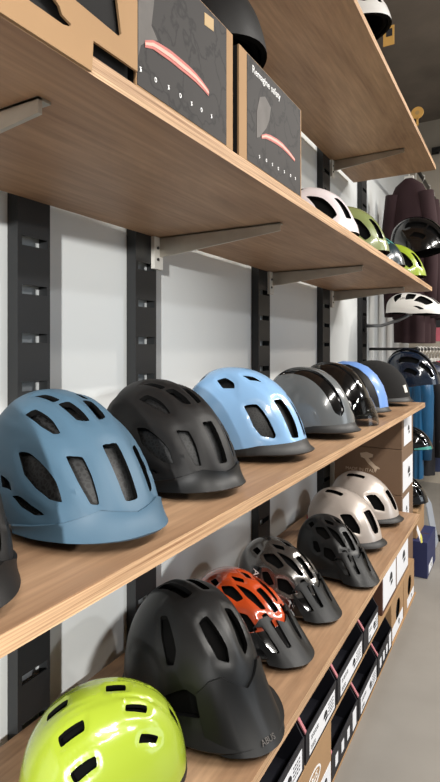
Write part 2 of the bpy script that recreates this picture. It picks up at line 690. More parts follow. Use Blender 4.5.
def visor_part(h, v):
    """peak: joins the shell along an upper line and reaches out past the front rim"""
    N, L = 41, 9
    tv = v['theta']
    th = np.radians(np.linspace(-tv, tv, N))
    t = np.abs(np.degrees(th)) / tv
    phi_in = np.radians(np.interp(t, v.get('t_in', [0, .25, .5, .75, 1]), v['phi_in']))
    phi_out = np.radians(np.interp(t, [0, .25, .5, .75, 1], v['phi_out']))
    f = np.interp(t, [0, .25, .5, .75, 1], v.get('prof', [1, .93, .7, .35, 0]))
    def dirv(ph):
        return np.stack([np.sin(ph) * np.cos(th), np.sin(ph) * np.sin(th), np.cos(ph)], -1)
    Pi = surf(h, dirv(phi_in)) * v.get('lift', 1.018)
    Po = surf(h, dirv(phi_out)) * 1.014
    Po[:, 0] += v['ext'] * f
    Po[:, 1] *= 1 + v.get('flare', 0.0) * f
    Po[:, 2] -= v['drop'] * f
    Pm = surf(h, dirv((phi_in + phi_out) / 2)) * 1.012
    Pm[:, 0] += v['ext'] * f * v.get('mid', 0.35)
    Pm[:, 2] -= v['drop'] * f * .35
    top, V, Fc = [], [], []
    for i in range(L):
        s = i / (L - 1)
        q = Pi * (1 - s) ** 2 + Po * s ** 2 + 2 * s * (1 - s) * (2 * Pm - .5 * Pi - .5 * Po)
        if v.get('ridge'):
            q[:, 2] += v['ridge'] * np.sin(s * np.pi) * (np.cos(np.degrees(th) / tv * np.pi * 3)) * .5
        top.append(q)
    top = np.array(top)
    # normals for thickness
    gi = np.gradient(top, axis=0)
    gj = np.gradient(top, axis=1)
    nn = np.cross(gi, gj)
    nn /= np.linalg.norm(nn, axis=-1, keepdims=True) + 1e-9
    if nn[L // 2, N // 2, 2] < 0:
        nn = -nn
    bot = top - nn * v.get('thick', 0.004)
    V = np.vstack([top.reshape(-1, 3), bot.reshape(-1, 3)])
    n = L * N
    idx = lambda i, j, l: l * n + i * N + j
    for i in range(L - 1):
        for j in range(N - 1):
            Fc.append((idx(i, j, 0), idx(i + 1, j, 0), idx(i + 1, j + 1, 0), idx(i, j + 1, 0)))
            Fc.append((idx(i, j, 1), idx(i, j + 1, 1), idx(i + 1, j + 1, 1), idx(i + 1, j, 1)))
    for j in range(N - 1):
        Fc.append((idx(0, j, 0), idx(0, j + 1, 0), idx(0, j + 1, 1), idx(0, j, 1)))
        Fc.append((idx(L - 1, j, 0), idx(L - 1, j, 1), idx(L - 1, j + 1, 1), idx(L - 1, j + 1, 0)))
    for i in range(L - 1):
        Fc.append((idx(i, 0, 0), idx(i, 0, 1), idx(i + 1, 0, 1), idx(i + 1, 0, 0)))
        Fc.append((idx(i, N - 1, 0), idx(i + 1, N - 1, 0), idx(i + 1, N - 1, 1), idx(i, N - 1, 1)))
    return V, Fc


def patch_part(h, poly, k0, k1, n=9):
    """thin raised patch on the shell over a quad in (alpha, beta): corners a0,b0 .. a3,b3"""
    c = np.array(poly, float)
    V = []
    for k in (k0, k1):
        for i in range(n):
            for j in range(n):
                s, t = i / (n - 1), j / (n - 1)
                q = c[0] * (1 - s) * (1 - t) + c[1] * s * (1 - t) + c[2] * s * t + c[3] * (1 - s) * t
                V.append(S(h, q[0], q[1], k))
    Fc = []
    m = n * n
    for i in range(n - 1):
        for j in range(n - 1):
            a, b, d, e = i * n + j, (i + 1) * n + j, (i + 1) * n + j + 1, i * n + j + 1
            Fc += [(a, b, d, e), (m + e, m + d, m + b, m + a)]
    for i in range(n - 1):
        for a, b in ((i, i + 1), (n * (n - 1) + i, n * (n - 1) + i + 1), (i * n, (i + 1) * n), (i * n + n - 1, (i + 1) * n + n - 1)):
            Fc.append((a, b, m + b, m + a))
    return V, Fc


def shell_text(h, string, al, be, size, ang, k=1.004):
    """lettering wrapped on the shell; ang turns the baseline in the (beta, alpha) plane"""
    me = text_mesh(string, 1.0, 0.0)
    R = 0.15
    n = len(me.vertices)
    co = np.zeros(n * 3)
    me.vertices.foreach_get('co', co)
    co = co.reshape(-1, 3)
    ca, sa = math.cos(math.radians(ang)), math.sin(math.radians(ang))
    x = (co[:, 0] * ca - co[:, 1] * sa) * size / R * 57.3
    y = (co[:, 0] * sa + co[:, 1] * ca) * size / R * 57.3
    P = S(h, al + y / max(.35, math.cos(math.radians(be))), be + x, k)
    me.vertices.foreach_set('co', P.reshape(-1))
    me.update()
    return me


def finish(me, ang=38):
    me.polygons.foreach_set('use_smooth', np.ones(len(me.polygons), dtype=bool))
    me.set_sharp_from_angle(angle=math.radians(ang))
    me.update()


DEF = dict(af=.155, ab=.135, b=.106, c=.165, sh=.15, taper=.12, rp=[88, 90, 97, 97, 100, 100], dent=0.018, dentw=2.6, s=1.0, yaw=0, pitch=0, roll=0)


def helmet(label, x, y, z, mat, vents=(), bands=(), grooves=(), visor=None, visor_mat=None, rim=None, rim_mat='brim_black',
           group=None, band_mat='gloss_black', liner='dark', extra=None, quality=1, cat='bike helmet', float_z=None, **kw):
    h = dict(DEF)
    h.update(kw)
    polys = [smooth_poly(p) for p in mirror(vents)]
    h['vents_s'] = polys
    h['grooves'] = list(grooves)
    N, R = ((112, 42), (72, 28))[quality - 1]
    V, Fc, mi = dome_mesh(h, 1.0, 0.93, N=N, R=R)
    me = from_data(V, Fc, mi)
    if polys or bands:
        bd = []
        for b_ in bands:
            bd.append(b_)
        me = boolean(me, cutter_mesh(h, polys, bd), [mat, 'dark', band_mat])
    else:
        for m in (mat, 'dark'):
            me.materials.append(MT[m])
    finish(me)
    root = empty('bike_helmet', (x, y, z), label, cat, group, math.radians(h['yaw']))
    parts = []
    o = bpy.data.objects.new('shell', me)
    COL.objects.link(o)
    parts.append(o)
    V, Fc, mi = dome_mesh(h, 0.90, 0.83, (0, 0), N=64, R=20, disp=False, drop=-3)
    lm = from_data(V, Fc, None, True)
    parts.append(link_mesh('inner_padding', lm, liner))
    if rim:
        V, Fc = ring_part(h, *rim)
        parts.append(link_mesh('rim', from_data(V, Fc, None, True, 50), rim_mat))
    if visor:
        V, Fc = visor_part(h, visor)
        vme = from_data(V, Fc, None)
        if visor.get('slots'):
            vm = visor_mat or mat
            vme = boolean(vme, cutter_mesh(h, [smooth_poly(p, 1.0) for p in mirror(visor['slots'])], [], 1.7), [vm, vm])
        else:
            vme.materials.append(MT[visor_mat or mat])
        finish(vme, 40)
        vo = bpy.data.objects.new('visor', vme)
        COL.objects.link(vo)
        parts.append(vo)
        if visor.get('logo'):
            g = V[:9 * 41].reshape(9, 41, 3)
            p0, eu, ev = g[7, 20], g[7, 22] - g[7, 18], g[6, 20] - g[8, 20]
            eu = eu / np.linalg.norm(eu)
            ev = ev / np.linalg.norm(ev)
            nn = np.cross(eu, ev)
            me = text_mesh('ABUS', .012)
            me.transform(Matrix(((eu[0], ev[0], nn[0], p0[0] + nn[0] * .002), (eu[1], ev[1], nn[1], p0[1] + nn[1] * .002), (eu[2], ev[2], nn[2], p0[2] + nn[2] * .002), (0, 0, 0, 1))))
            parts.append(link_mesh('lettering', me, 'photo_grey'))
    for e in (extra or []):
        kind = e[0]
        if kind == 'patch':
            V, Fc = patch_part(h, e[2], e[4] if len(e) > 4 else .985, e[5] if len(e) > 5 else 1.006)
            parts.append(link_mesh(e[1], from_data(V, Fc, None, True, 50), e[3]))
        elif kind == 'text':
            parts.append(link_mesh('lettering', shell_text(h, *e[1:6], k=e[7] if len(e) > 7 else 1.004), e[6]))
        elif kind == 'lens':
            V, Fc = visor_part(h, e[1])
            parts.append(link_mesh('face_lens', from_data(V, Fc, None, True, 50), 'lens'))
        elif kind == 'ring':
            V, Fc = ring_part(h, *e[2])
            parts.append(link_mesh(e[1], from_data(V, Fc, None, True, 50), e[3]))
        elif kind == 'strap':
            mb = MB()
            pts = [S(h, 15, -52, .90) + np.array([0, 0, 0]), S(h, 2, -60, .86), np.array([.035, -.07, -.02]), np.array([.02, -.085, -.024])]
            mb.tube([tuple(p) for p in pts], .005, 6)
            parts.append(mb.build('chin_strap', 'black_strap'))
    # scale, tilt, then rest the lowest point on the base plane
    Rm = Matrix.Rotation(math.radians(h['pitch']), 4, 'Y') @ Matrix.Rotation(math.radians(h['roll']), 4, 'X') @ Matrix.Scale(h['s'], 4)
    zmin = 1e9
    for p in parts:
        p.data.transform(Rm)
        n = len(p.data.vertices)
        if n and p.name.split('.')[0] in ('shell', 'lower_foam'):
            co = np.zeros(n * 3)
            p.data.vertices.foreach_get('co', co)
            zmin = min(zmin, co[2::3].min())
    for p in parts:
        p.data.transform(Matrix.Translation((0, 0, -zmin)))
        n = len(p.data.vertices)
        co = np.zeros(n * 3)
        p.data.vertices.foreach_get('co', co)
        zz = co[2::3]
        if zz.min() < 0.001:                      # peaks and rims rest on the shelf, they do not sink into it
            lo = zz.min()
            co[2::3] = np.where(zz < .03, .001 + (zz - lo) / (.03 - lo) * .029, zz)
            p.data.vertices.foreach_set('co', co)
        p.parent = root
        p.data.update()
    return root


# ------------------------------------------------------------------ levels
T = 0.021
ZM, ZL = H - 0.252, H - 0.735                # tops of the middle and lower shelf
ZS2, ZS1 = H + 0.293 + T, H + 0.948 + T      # tops of the upper and the top shelf
XF = 0.468                                   # shelf front

# ------------------------------------------------------------------ room
ZF = -0.055       # floor level


def struct(name, mb, mat):
    return tag(mb.build(name, mat), kind='structure')


struct('floor', MB().box(-0.2, 6.0, -6.0, 5.0, -0.155, ZF), 'floor')
struct('wall_left', MB().box(-0.12, 0.0, -6.0, 5.0, ZF, 3.05), 'wall')
struct('wall_back', MB().box(0.0, 6.0, 4.85, 5.0, ZF, 3.05), 'farwall')
struct('ceiling', MB().box(-0.12, 6.0, -6.0, 5.0, 3.05, 3.2), 'concrete')

# ------------------------------------------------------------------ slotted wall uprights
def upright(y, w, label):
    d, t = 0.03, 0.003
    mb = MB()
    y0, y1 = y - w / 2, y + w / 2
    mb.box(0.001, d, y0, y0 + t, ZF + .001, 2.9)
    mb.box(0.001, d, y1 - t, y1, ZF + .001, 2.9)
    s0, s1 = y0 + w * .13, y1 - w * .09
    mb.box(d - t, d, y0 + t, s0, ZF + .001, 2.9)
    mb.box(d - t, d, s1, y1 - t, ZF + .001, 2.9)
    zs = [1.017 + .0945 * k for k in range(-10, 19)]
    prev = ZF + .001
    for zc in zs:
        mb.box(d - t, d, s0, s1, prev, zc - .009)
        prev = zc + .009
    mb.box(d - t, d, s0, s1, prev, 2.9)
    o = mb.build('slotted_upright', 'upright')
    return tag(o, label, 'shelf upright', 'slotted wall uprights')


upright(0.365, 0.08, 'black slotted steel upright on the wall at the very left edge, behind the nearest boxes')
upright(0.727, 0.08, 'black slotted steel upright on the wall, behind the slate blue helmet')
upright(1.085, 0.085, 'black slotted steel upright on the wall, behind the matte black commuter helmet')
upright(1.800, 0.10, 'black slotted steel upright on the wall, behind the pearl light blue helmet')
upright(2.520, 0.11, 'black slotted steel upright on the wall, near the far shelf ends')
upright(3.240, 0.11, 'black slotted steel upright on the wall, past the shelf ends, holding single helmets')


# ------------------------------------------------------------------ shelves
def shelf(z0, ya, yb, label, brackets):
    root = empty('wall_shelf', (0.03, ya, z0), label, 'shelf', 'plywood wall shelves')
    mb = MB()
    mb.box(0, XF - .03, 0, yb - ya, 0, T)
    o = mb.build('board', ['ply', 'ply_edge'], root)
    for p in o.data.polygons:
        if abs(p.normal.x) > .5 or abs(p.normal.y) > .5:
            p.material_index = 1
    for y in brackets:
        b = MB()
        b.prism([(0.012, -.001), (0.012, -.052), (0.05, -.050), (0.352, -.020), (0.352, -.001)], 1, y - ya - .003, y - ya + .003)
        b.box(0.012, 0.352, y - ya - .003, y - ya + .016, -.004, -.0005)
        bo = b.build('bracket', 'steel', root)
        p = MB()
        p.box(0.0005, 0.012, y - ya - .026, y - ya + .012, -.085, -.001, .001)
        p.build('bracket_plate', 'platewhite', bo)
        for dz in (-.03, -.06):
            q = MB()
            q.tube([(.012, y - ya - .012, dz), (.015, y - ya - .012, dz)], .004, 8)
            q.build('screw', 'black_metal', bo)
    return root


shelf(ZS1 - T, -0.60, 3.0, 'topmost plywood shelf, seen from below at upper right', [0.43, 1.13, 2.60])
shelf(ZS2 - T, -0.60, 2.865, 'plywood shelf carrying the printed boxes and four small helmets', [0.43, 1.13, 1.85, 2.60])
shelf(ZM - T, -0.60, 2.645, 'middle plywood shelf with the slate blue and light blue helmets', [0.43, 1.13, 1.85, 2.60])
shelf(ZL - T, -0.60, 2.489, 'lowest plywood shelf with visor helmets above the box bins', [0.43, 1.13, 1.85])

# ------------------------------------------------------------------ vent sets
CITY = [
    [(37, -4.5), (37, 4.5), (26, 4.5), (13, 4), (13, -4), (26, -4.5)],
    [(39, -24), (35, -17), (26, -17), (14, -18), (15, -22), (26, -24)],
    [(66, -43), (56, -39), (44, -37), (32, -35), (20, -36), (24, -42), (35, -47), (50, -49)],
    [(79, -25), (75, -20), (61, -19), (53, -20), (55, -23), (63, -25)],
    [(68, -10), (67, -4), (58, -3), (52, -3), (54, -9)],
    [(88, -12), (83, -8), (72, -7), (72, -11)],
    [(50, -67), (41, -62), (24, -56), (14, -49), (15, -56), (27, -64)],
    [(90, -61), (68, -62), (58, -65), (84, -68)],
    [(140, -20), (140, -12), (112, -12), (112, -20)],
]
CITY_GR = [([(60, -21), (40, -20), (12, -19)], 5, .014), ([(54, -6), (36, 0)], 4, .008), ([(22, -40), (8, -38)], 6, .010), ([(110, -30), (85, -34), (60, -32), (38, -29), (10, -26)], 3.2, -.012), ([(90, -14), (60, -13), (36, -10), (10, -9)], 3, -.006)]
CITY_VIS = dict(theta=78, phi_in=[83, 80, 85, 88, 91], phi_out=[90, 91, 93, 95, 96], lift=1.03, ext=.013, drop=.004, thick=.004, mid=.3)

BLUE = [
    [(41, -14), (39, -6), (22, -5), (11, -6), (12, -14), (26, -15)],
    [(54, -36), (46, -28), (38, -28), (17, -28), (15, -30), (20, -39), (32, -41)],
    [(92, -23), (85, -20), (76, -23), (73, -27), (84, -29)],
    [(73, -13), (66, -9), (59, -9), (66, -14)],
    [(140, -16), (140, -8), (110, -8), (110, -16)],
]
SILV = [
    [(42, -8), (42, 8), (20, 7), (16, 4), (16, -4), (20, -7)],
    [(60, -36), (48, -25), (28, -25), (21, -28), (31, -41)],
    [(100, -14), (100, -8), (76, -8), (76, -14)],
]
MTBV = [
    [(62, -13), (63, -7), (45, -5), (38, -7), (42, -13), (53, -14)],
    [(87, -26), (82, -24), (62, -32), (56, -38), (61, -42), (78, -34)],
    [(110, -10), (110, -4), (82, -4), (82, -10)],
    [(36, -60), (34, -38), (14, -26), (10, -34), (14, -52)],
]
TRAIL = [
    [(86, -25), (74, -19), (57, -22), (60, -29), (78, -30)],
    [(72, -15), (56, -10), (38, -10), (40, -15), (55, -18)],
    [(84, -8), (72, -3), (68, -7), (76, -11)],
    [(54, -4), (54, 4), (32, 4), (32, -4)],
    [(52, -38), (42, -30), (26, -29), (27, -37), (40, -45)],
    [(106, -22), (100, -18), (92, -22), (95, -27)],
    [(34, -18), (34, -12), (20, -11), (20, -18)],
    [(80, -44), (70, -40), (52, -46), (58, -52), (72, -52)],
]
LIMEV = [
    [(117, 3), (131, 3), (131, -3), (117, -3)],
    [(79, 3), (91, 3), (91, -3), (79, -3)],
    [(107, -18), (124, -19), (124, -25), (107, -24)],
    [(64, -12), (78, -14), (78, -18), (64, -17)],
    [(102, -39), (125, -40), (125, -47), (102, -45)],
    [(50, -26), (64, -29), (64, -34), (50, -30)],
    [(42, 3), (30, 3), (30, -3), (42, -3)],
]
MTB_VIS = dict(theta=36, phi_in=[68, 64, 59, 60, 66], phi_out=[87, 87, 87, 88, 88], ext=.048, drop=.016, thick=.005, mid=.35, prof=[1, .98, .93, .84, .66], flare=.06, ridge=.006, lift=1.035)
TRAIL_VIS = dict(MTB_VIS, slots=[[(28, -16), (28, -8), (7, -7), (7, -12)], [(29, -33), (27, -24), (6, -20), (6, -26)]], ridge=.010)

GM = 'helmets on the middle shelf'
GL = 'helmets on the lowest shelf'
GU = 'helmets on the upper shelf'

# ---- middle shelf
helmet('black helmet cut off by the left picture edge, in front of the slate blue one', .296, .318, ZM, 'matte_black', CITY, grooves=CITY_GR, visor=CITY_VIS,
       group=GM, s=.97, c=.175, yaw=-10)
helmet('matte slate blue commuter helmet with visor, large on the middle shelf', .294, .571, ZM, 'slate_blue', CITY, grooves=CITY_GR, visor=CITY_VIS, group=GM,
       liner='net', s=1.005, c=.164, rp=[88, 88, 91, 91, 94, 95], sh=.38, yaw=-13.5, extra=[('ring', 'lower_foam', (-4, 6, .955, .90), 'grey_foam'), ('strap',)])
helmet('matte black commuter helmet with visor, between the slate blue and light blue ones', .283, .825, ZM, 'matte_black', CITY, grooves=CITY_GR, visor=CITY_VIS,
       visor_mat='visor_black', group=GM, liner='net', s=1.004, c=.168, rp=[88, 88, 91, 91, 94, 95], sh=.24, yaw=-13.5, extra=[('ring', 'lower_foam', (-4, 6, .955, .90), 'dark'), ('strap',)])
helmet('glossy light blue helmet with black lower brim on the middle shelf', .276, 1.143, ZM, 'light_blue', BLUE, group=GM, liner='net',
       grooves=[([(66, -16), (30, -12)], 4, .010), ([(85, -28), (66, -34)], 4, .008)], rim=(-6, 5, 1.012, .93, .013, 2.0), s=1.067, c=.171, sh=.154, yaw=-3)
helmet('glossy grey helmet with two black stripes and thin black brim', .301, 1.514, ZM, 'mid_grey', [], group=GM,
       bands=[(16, 112, -20, -6, .965), (16, 112, 6, 20, .965)], rim=(-6, 4, 1.012, .93, .016, 2.0), s=1.015, c=.172, sh=.064, yaw=-17)
helmet('glossy black helmet with a clear smoked lens over the front', .280, 1.813, ZM, 'gloss_black', [], group=GM,
       bands=[(35, 115, -13, -6, .975), (35, 115, 6, 13, .975)], rim=(-4, 3, 1.010, .93), s=1.0, c=.183, sh=.05, yaw=-18,
       extra=[('lens', dict(theta=80, phi_in=[66, 66, 70, 78, 84], phi_out=[100, 100, 99, 96, 92], ext=.022, drop=.0, thick=.002, mid=.7, prof=[1, .98, .9, .6, .2]))])
helmet('black helmet with a light blue stripe running over its middle', .280, 2.04, ZM, 'matte_black', [], group=GM, rim=(-5, 4, 1.012, .93, .012, 2.0),
       s=1.0, c=.180, sh=.05, yaw=-16, extra=[('patch', 'blue_stripe', [(4, -13), (4, 13), (125, 13), (125, -13)], 'stripe_blue', .99, 1.012)], quality=2)
helmet('black fabric covered helmet at the far end of the middle shelf', .279, 2.464, ZM, 'fabric_black', [], group=GM, rim=(-5, 4, 1.012, .93, .012, 2.0),
       s=1.0, c=.177, sh=.06, yaw=-5, extra=[('patch', 'side_badge', [(14, -14), (14, -6), (26, -6), (26, -14)], 'platewhite', .99, 1.01)], quality=2)

# ---- lowest shelf
helmet('glossy lime yellow helmet with short dark slots, bottom left', .268, .674, ZL, 'lime', LIMEV, group=GL, s=.97, c=.152, af=.135, ab=.145, sh=0, yaw=42, dent=.02, dentw=2.6,
       grooves=[([(130, 8), (80, 8), (40, 8)], 2.0, .010), ([(125, -14), (95, -11), (60, -7)], 2.2, .012), ([(125, -34), (95, -30), (55, -23)], 2.2, .012)],
       rim=(-4, 4, 1.008, .93))
helmet('large matte black trail helmet with long visor, beside the lime helmet', .257, .948, ZL, 'satin_black', MTBV, grooves=[([(125, -46), (90, -46), (60, -50), (30, -58)], 4, .014), ([(90, -18), (68, -18), (44, -17)], 4, -.012)],
       visor=dict(MTB_VIS, logo=1), visor_mat='visor_black', group=GL, rim=(-10, 4, 1.03, .93, .036, 1.3), rim_mat='visor_black', s=1.16, c=.178, sh=.05, yaw=-20, dent=.018, dentw=3,
       extra=[('patch', 'adjuster', [(28, -62), (28, -56), (36, -56), (36, -62)], 'brim_black', .98, 1.02)])
helmet('glossy orange and black trail helmet with visor', .246, 1.202, ZL, 'orange', TRAIL, group=GL, s=.993, c=.138, sh=.26, yaw=-12, dent=.03, dentw=4,
       visor=TRAIL_VIS, visor_mat='visor_black', rim=(-20, 3, 1.012, .93, .02, 1.5), rim_mat='gloss_black')
helmet('smoked chrome grey trail helmet with black visor and white lettering', .255, 1.43, ZL, 'chrome_grey', TRAIL, group=GL, s=.945, c=.161, sh=.218, yaw=-14, dent=.03, dentw=4,
       visor=TRAIL_VIS, visor_mat='visor_black', rim=(-16, 3, 1.012, .93, .02, 1.5), rim_mat='gloss_black',
       extra=[('patch', 'side_panel', [(102, -40), (82, -40), (78, -70), (104, -70)], 'gloss_black', .985, 1.006), ('text', 'ACE', 92, -54, .030, 180, 'ink_white', 1.010)])
helmet('all black trail helmet with long visor, in front of the silver helmets', .311, 1.728, ZL, 'satin_black', TRAIL, group=GL, s=.905, c=.164, sh=.2, yaw=-31, dent=.035, dentw=4.5,
       rim=(-10, 3, 1.015, .93, .02, 1.5), rim_mat='visor_black', visor=dict(TRAIL_VIS, ext=.055), visor_mat='visor_black')
for k, (x, y, s, c, yw, lb) in enumerate([(.268, 2.001, 1.016, .171, -18, 'pearl silver helmet with dark brim, directly behind the all black trail helmet'),
                                          (.265, 2.297, 1.005, .178, -4, 'pearl silver helmet with dark brim beside the brown printed box')]):
    helmet(lb, x, y, ZL, 'silver', SILV, group=GL, s=s, c=c, yaw=yw, rim=(-5, 3, 1.010, .93, .016, 2.0),
           extra=[('patch', 'red_rear_strap', [(150, -48), (150, -28), (174, -28), (174, -48)], 'red', .97, 1.02)])

# ---- upper shelf
SM = [[(70, -30), (50, -24), (24, -24), (20, -34), (40, -40)], [(44, -12), (42, -4), (18, -4), (18, -14)], [(110, -20), (110, -12), (84, -12), (84, -20)]]
helmet('pearl white helmet next to the printed box on the upper shelf', .292, 1.575, ZS2, 'pearl_white', SM, group=GU, c=.165, yaw=-8, quality=2, dentw=4)
helmet('glossy olive green helmet on the upper shelf', .298, 1.93, ZS2, 'olive', SM, group=GU, s=1.05, c=.180, yaw=-8, quality=2)
helmet('dark petrol helmet with a teal stripe, between olive and lime on the upper shelf', .296, 2.27, ZS2, 'petrol', [], group=GU, c=.150, yaw=-8, quality=2,
       extra=[('patch', 'teal_stripe', [(38, -75), (38, 20), (66, 20), (66, -75)], 'teal', .99, 1.008)])
helmet('bright lime helmet at the far end of the upper shelf', .318, 2.647, ZS2, 'lime', SM, group=GU, s=1.02, c=.17, yaw=-8, quality=2)
helmet('black helmet sitting on top of the two dark printed boxes', .315, .850, 1.590, 'matte_black', [], s=1.04, c=.18, yaw=-8, quality=2)

# ---- top shelf
helmet('white and black helmet above the edge of the topmost shelf', .385, 1.65, ZS1, 'white_gloss', TRAIL, s=.9, c=.15, yaw=-5, quality=2)
tg = empty('price_tag', (.482, 1.80, ZS1 + .035), 'tan hang tag over the edge of the topmost shelf', 'tag')
MB().box(-.018, .018, -.001, .001, .0, .065, .0008).build('card', 'tag_tan', tg)
MB().tube([(.0, 0, .062), (-.02, -.03, .09), (-.05, -.09, .10)], .0015, 6).build('string', 'black_strap', tg)
MB().box(-.008, .012, -.0016, -.0011, .030, .055).build('emblem', 'ink', tg)
rt = empty('round_tag', (.470, 2.42, ZS1), 'round tan disc standing at the edge of the topmost shelf', 'tag')
MB().tube([(.0, 0, .056), (.0, .004, .056)], .026, 24).build('disc', 'tag_tan', rt)
MB().tube([(.0, -.001, .056), (.0, .0, .056)], .009, 16).build('emblem', 'gold', rt)
MB().box(-.004, .004, .0, .004, .0, .034).build('stem', 'tag_tan', rt)


# ------------------------------------------------------------------ printed boxes on the upper shelf
def front_mesh(me, x, name, mat, parent, dy=0, dz=0):
    me.transform(ROT_FRONT)
    me.transform(Matrix.Translation((x, dy, dz)))
    return link_mesh(name, me, mat, parent)


def printed_box(y0, y1, z0, z1, label, big):
    root = empty('helmet_box', (0, 0, 0), label, 'box', 'printed helmet boxes')
    root.location = (.468, y0, z0)
    w, hh = y1 - y0, z1 - z0
    MB().box(-.20, -.004, 0.001, w - .001, 0, hh).build('carton', 'void', root)  # shade of the gap between boxes put into the carton colour
    fr = MB().box(-.004, 0, 0, w, 0, hh, .0008).build('front_panel', 'kraft', root)
    ky0, ky1 = (.002, w - .022) if big else (.028, w - .006)
    pr = MB().box(0, .0006, ky0, ky1, .002, hh - .002).build('printed_sleeve', 'print', root)
    loopy = lambda pts: [(p[0] - y0, p[1] - z0) for p in pts]
    if big:
        strip = [(.514, 1.461), (.530, 1.468), (.546, 1.470), (.568, 1.472), (.591, 1.472), (.612, 1.472), (.629, 1.471), (.648, 1.468), (.664, 1.464)]
        hel = [(.501, 1.440), (.501, 1.500), (.504, 1.535), (.515, 1.560), (.535, 1.552), (.532, 1.520), (.527, 1.49), (.54, 1.478), (.52, 1.468), (.506, 1.455)]
        ic = [(.506, 1.426), (.536, 1.427), (.564, 1.429), (.591, 1.430), (.619, 1.430), (.645, 1.432), (.673, 1.433)]
    else:
        strip = [(.845, 1.463), (.862, 1.470), (.883, 1.474), (.910, 1.477), (.938, 1.478), (.970, 1.475), (1.0, 1.470)]
        hel = [(.826, 1.455), (.826, 1.500), (.838, 1.530), (.86, 1.54), (.885, 1.53), (.878, 1.505), (.865, 1.485), (.85, 1.472), (.838, 1.46)]
        ic = [(.837, 1.425), (.866, 1.428), (.892, 1.428), (.919, 1.429), (.948, 1.431), (.979, 1.433), (1.005, 1.434)]
    front_mesh(poly_curve([loopy(hel)], .0004), .0009, 'printed_helmet', 'photo_grey', pr)
    def band(pts, w0):
        up = [(p[0], p[1] + w0 * (.5 + .5 * math.sin(math.pi * (i + .5) / len(pts)))) for i, p in enumerate(pts)]
        dn = [(p[0], p[1] - w0 * (.5 + .5 * math.sin(math.pi * (i + .5) / len(pts)))) for i, p in enumerate(pts)][::-1]
        return loopy(up + dn)
    front_mesh(poly_curve([band(strip, .0075 if big else .0055)], .0004), .0012, 'printed_light_glow', 'led_red', pr)
    front_mesh(poly_curve([band(strip, .0028 if big else .0022)], .0004), .0016, 'printed_light_strip', 'led_pink', pr)
    for i, p in enumerate(ic):
        q = loopy([p])[0]
        pts = [[(q[0] - .002, q[1] - .003), (q[0] + .0015, q[1] - .002), (q[0] + .002, q[1] + .0008), (q[0], q[1] + .0008), (q[0] + .002, q[1] + .0035), (q[0] - .002, q[1] + .003), (q[0] - .0007, q[1])],
               [(q[0] + .0026 * math.cos(a), q[1] + .0032 * math.sin(a)) for a in np.linspace(0, 2 * math.pi, 12, endpoint=False)]][i % 2]
        loops = [pts]
        if i % 2:
            loops.append([(q[0] + .0014 * math.cos(a), q[1] + .0018 * math.sin(a)) for a in np.linspace(0, 2 * math.pi, 10, endpoint=False)])
        front_mesh(poly_curve(loops, .0004), .0009, 'printed_icon', 'ink_white', pr)
    if big:
        g = loopy([(.653, 1.576), (.679, 1.580), (.679, 1.562), (.653, 1.558)])
        front_mesh(poly_curve([g], .0004), .0009, 'printed_seal', 'gold', pr)
    else:
        me = text_mesh('Remagine safety', .0185)
        front_mesh(me, .0009, 'lettering', 'ink_white', pr, .868 - y0, 1.566 - z0)
    return root


printed_box(.498, .741, ZS2, 1.589, 'larger dark grey printed helmet box with glowing red strip, nearer of two', True)
printed_box(.762, 1.040, ZS2, 1.586, 'dark printed helmet box with white slogan, beside the pearl white helmet', False)

# plain cardboard box with die-cut openings, its front flap hanging over the shelf edge
root = empty('cardboard_box', (.470, .10, ZS2), 'plain kraft cardboard box with die-cut openings at upper left', 'box')
MB().box(-.22, -.008, .0, .390, .0, .20).build('carton', 'void', root)  # black body, the shade behind the openings is in its colour
oy, oz = .10, ZS2
out = [(.06, 1.384), (.420, 1.384), (.422, 1.4175), (.496, 1.4185), (.496, 1.60), (.06, 1.60)]
win = [(.20, 1.412), (.379, 1.412), (.388, 1.4145), (.390, 1.418), (.378, 1.421), (.374, 1.428), (.366, 1.432), (.30, 1.450), (.20, 1.450)]
pic = [(.360, 1.447), (.462, 1.443), (.467, 1.448), (.452, 1.52), (.36, 1.52)]
lp = [[(p[0] - oy, p[1] - oz) for p in q] for q in (out, win, pic)]
front_mesh(poly_curve(lp, .003), .0005, 'front_panel', 'kraft', root)
front_mesh(poly_curve([[(p[0] - oy, p[1] - oz) for p in pic]], .0005), -.004, 'printed_picture', 'void', root)

kb = empty('cardboard_box', (.36, 1.14, ZS2), 'kraft box with rounded hang tab, behind the slogan box', 'box')
MB().box(-.2, 0, 0, .16, 0, .20).build('carton', 'kraft', kb)
tab = [(.02 + .05 + .055 * math.cos(a), .20 + .085 * math.sin(a)) for a in np.linspace(0, math.pi, 16)]
front_mesh(poly_curve([tab], .002), -.002, 'hang_tab', 'tag_tan', kb)


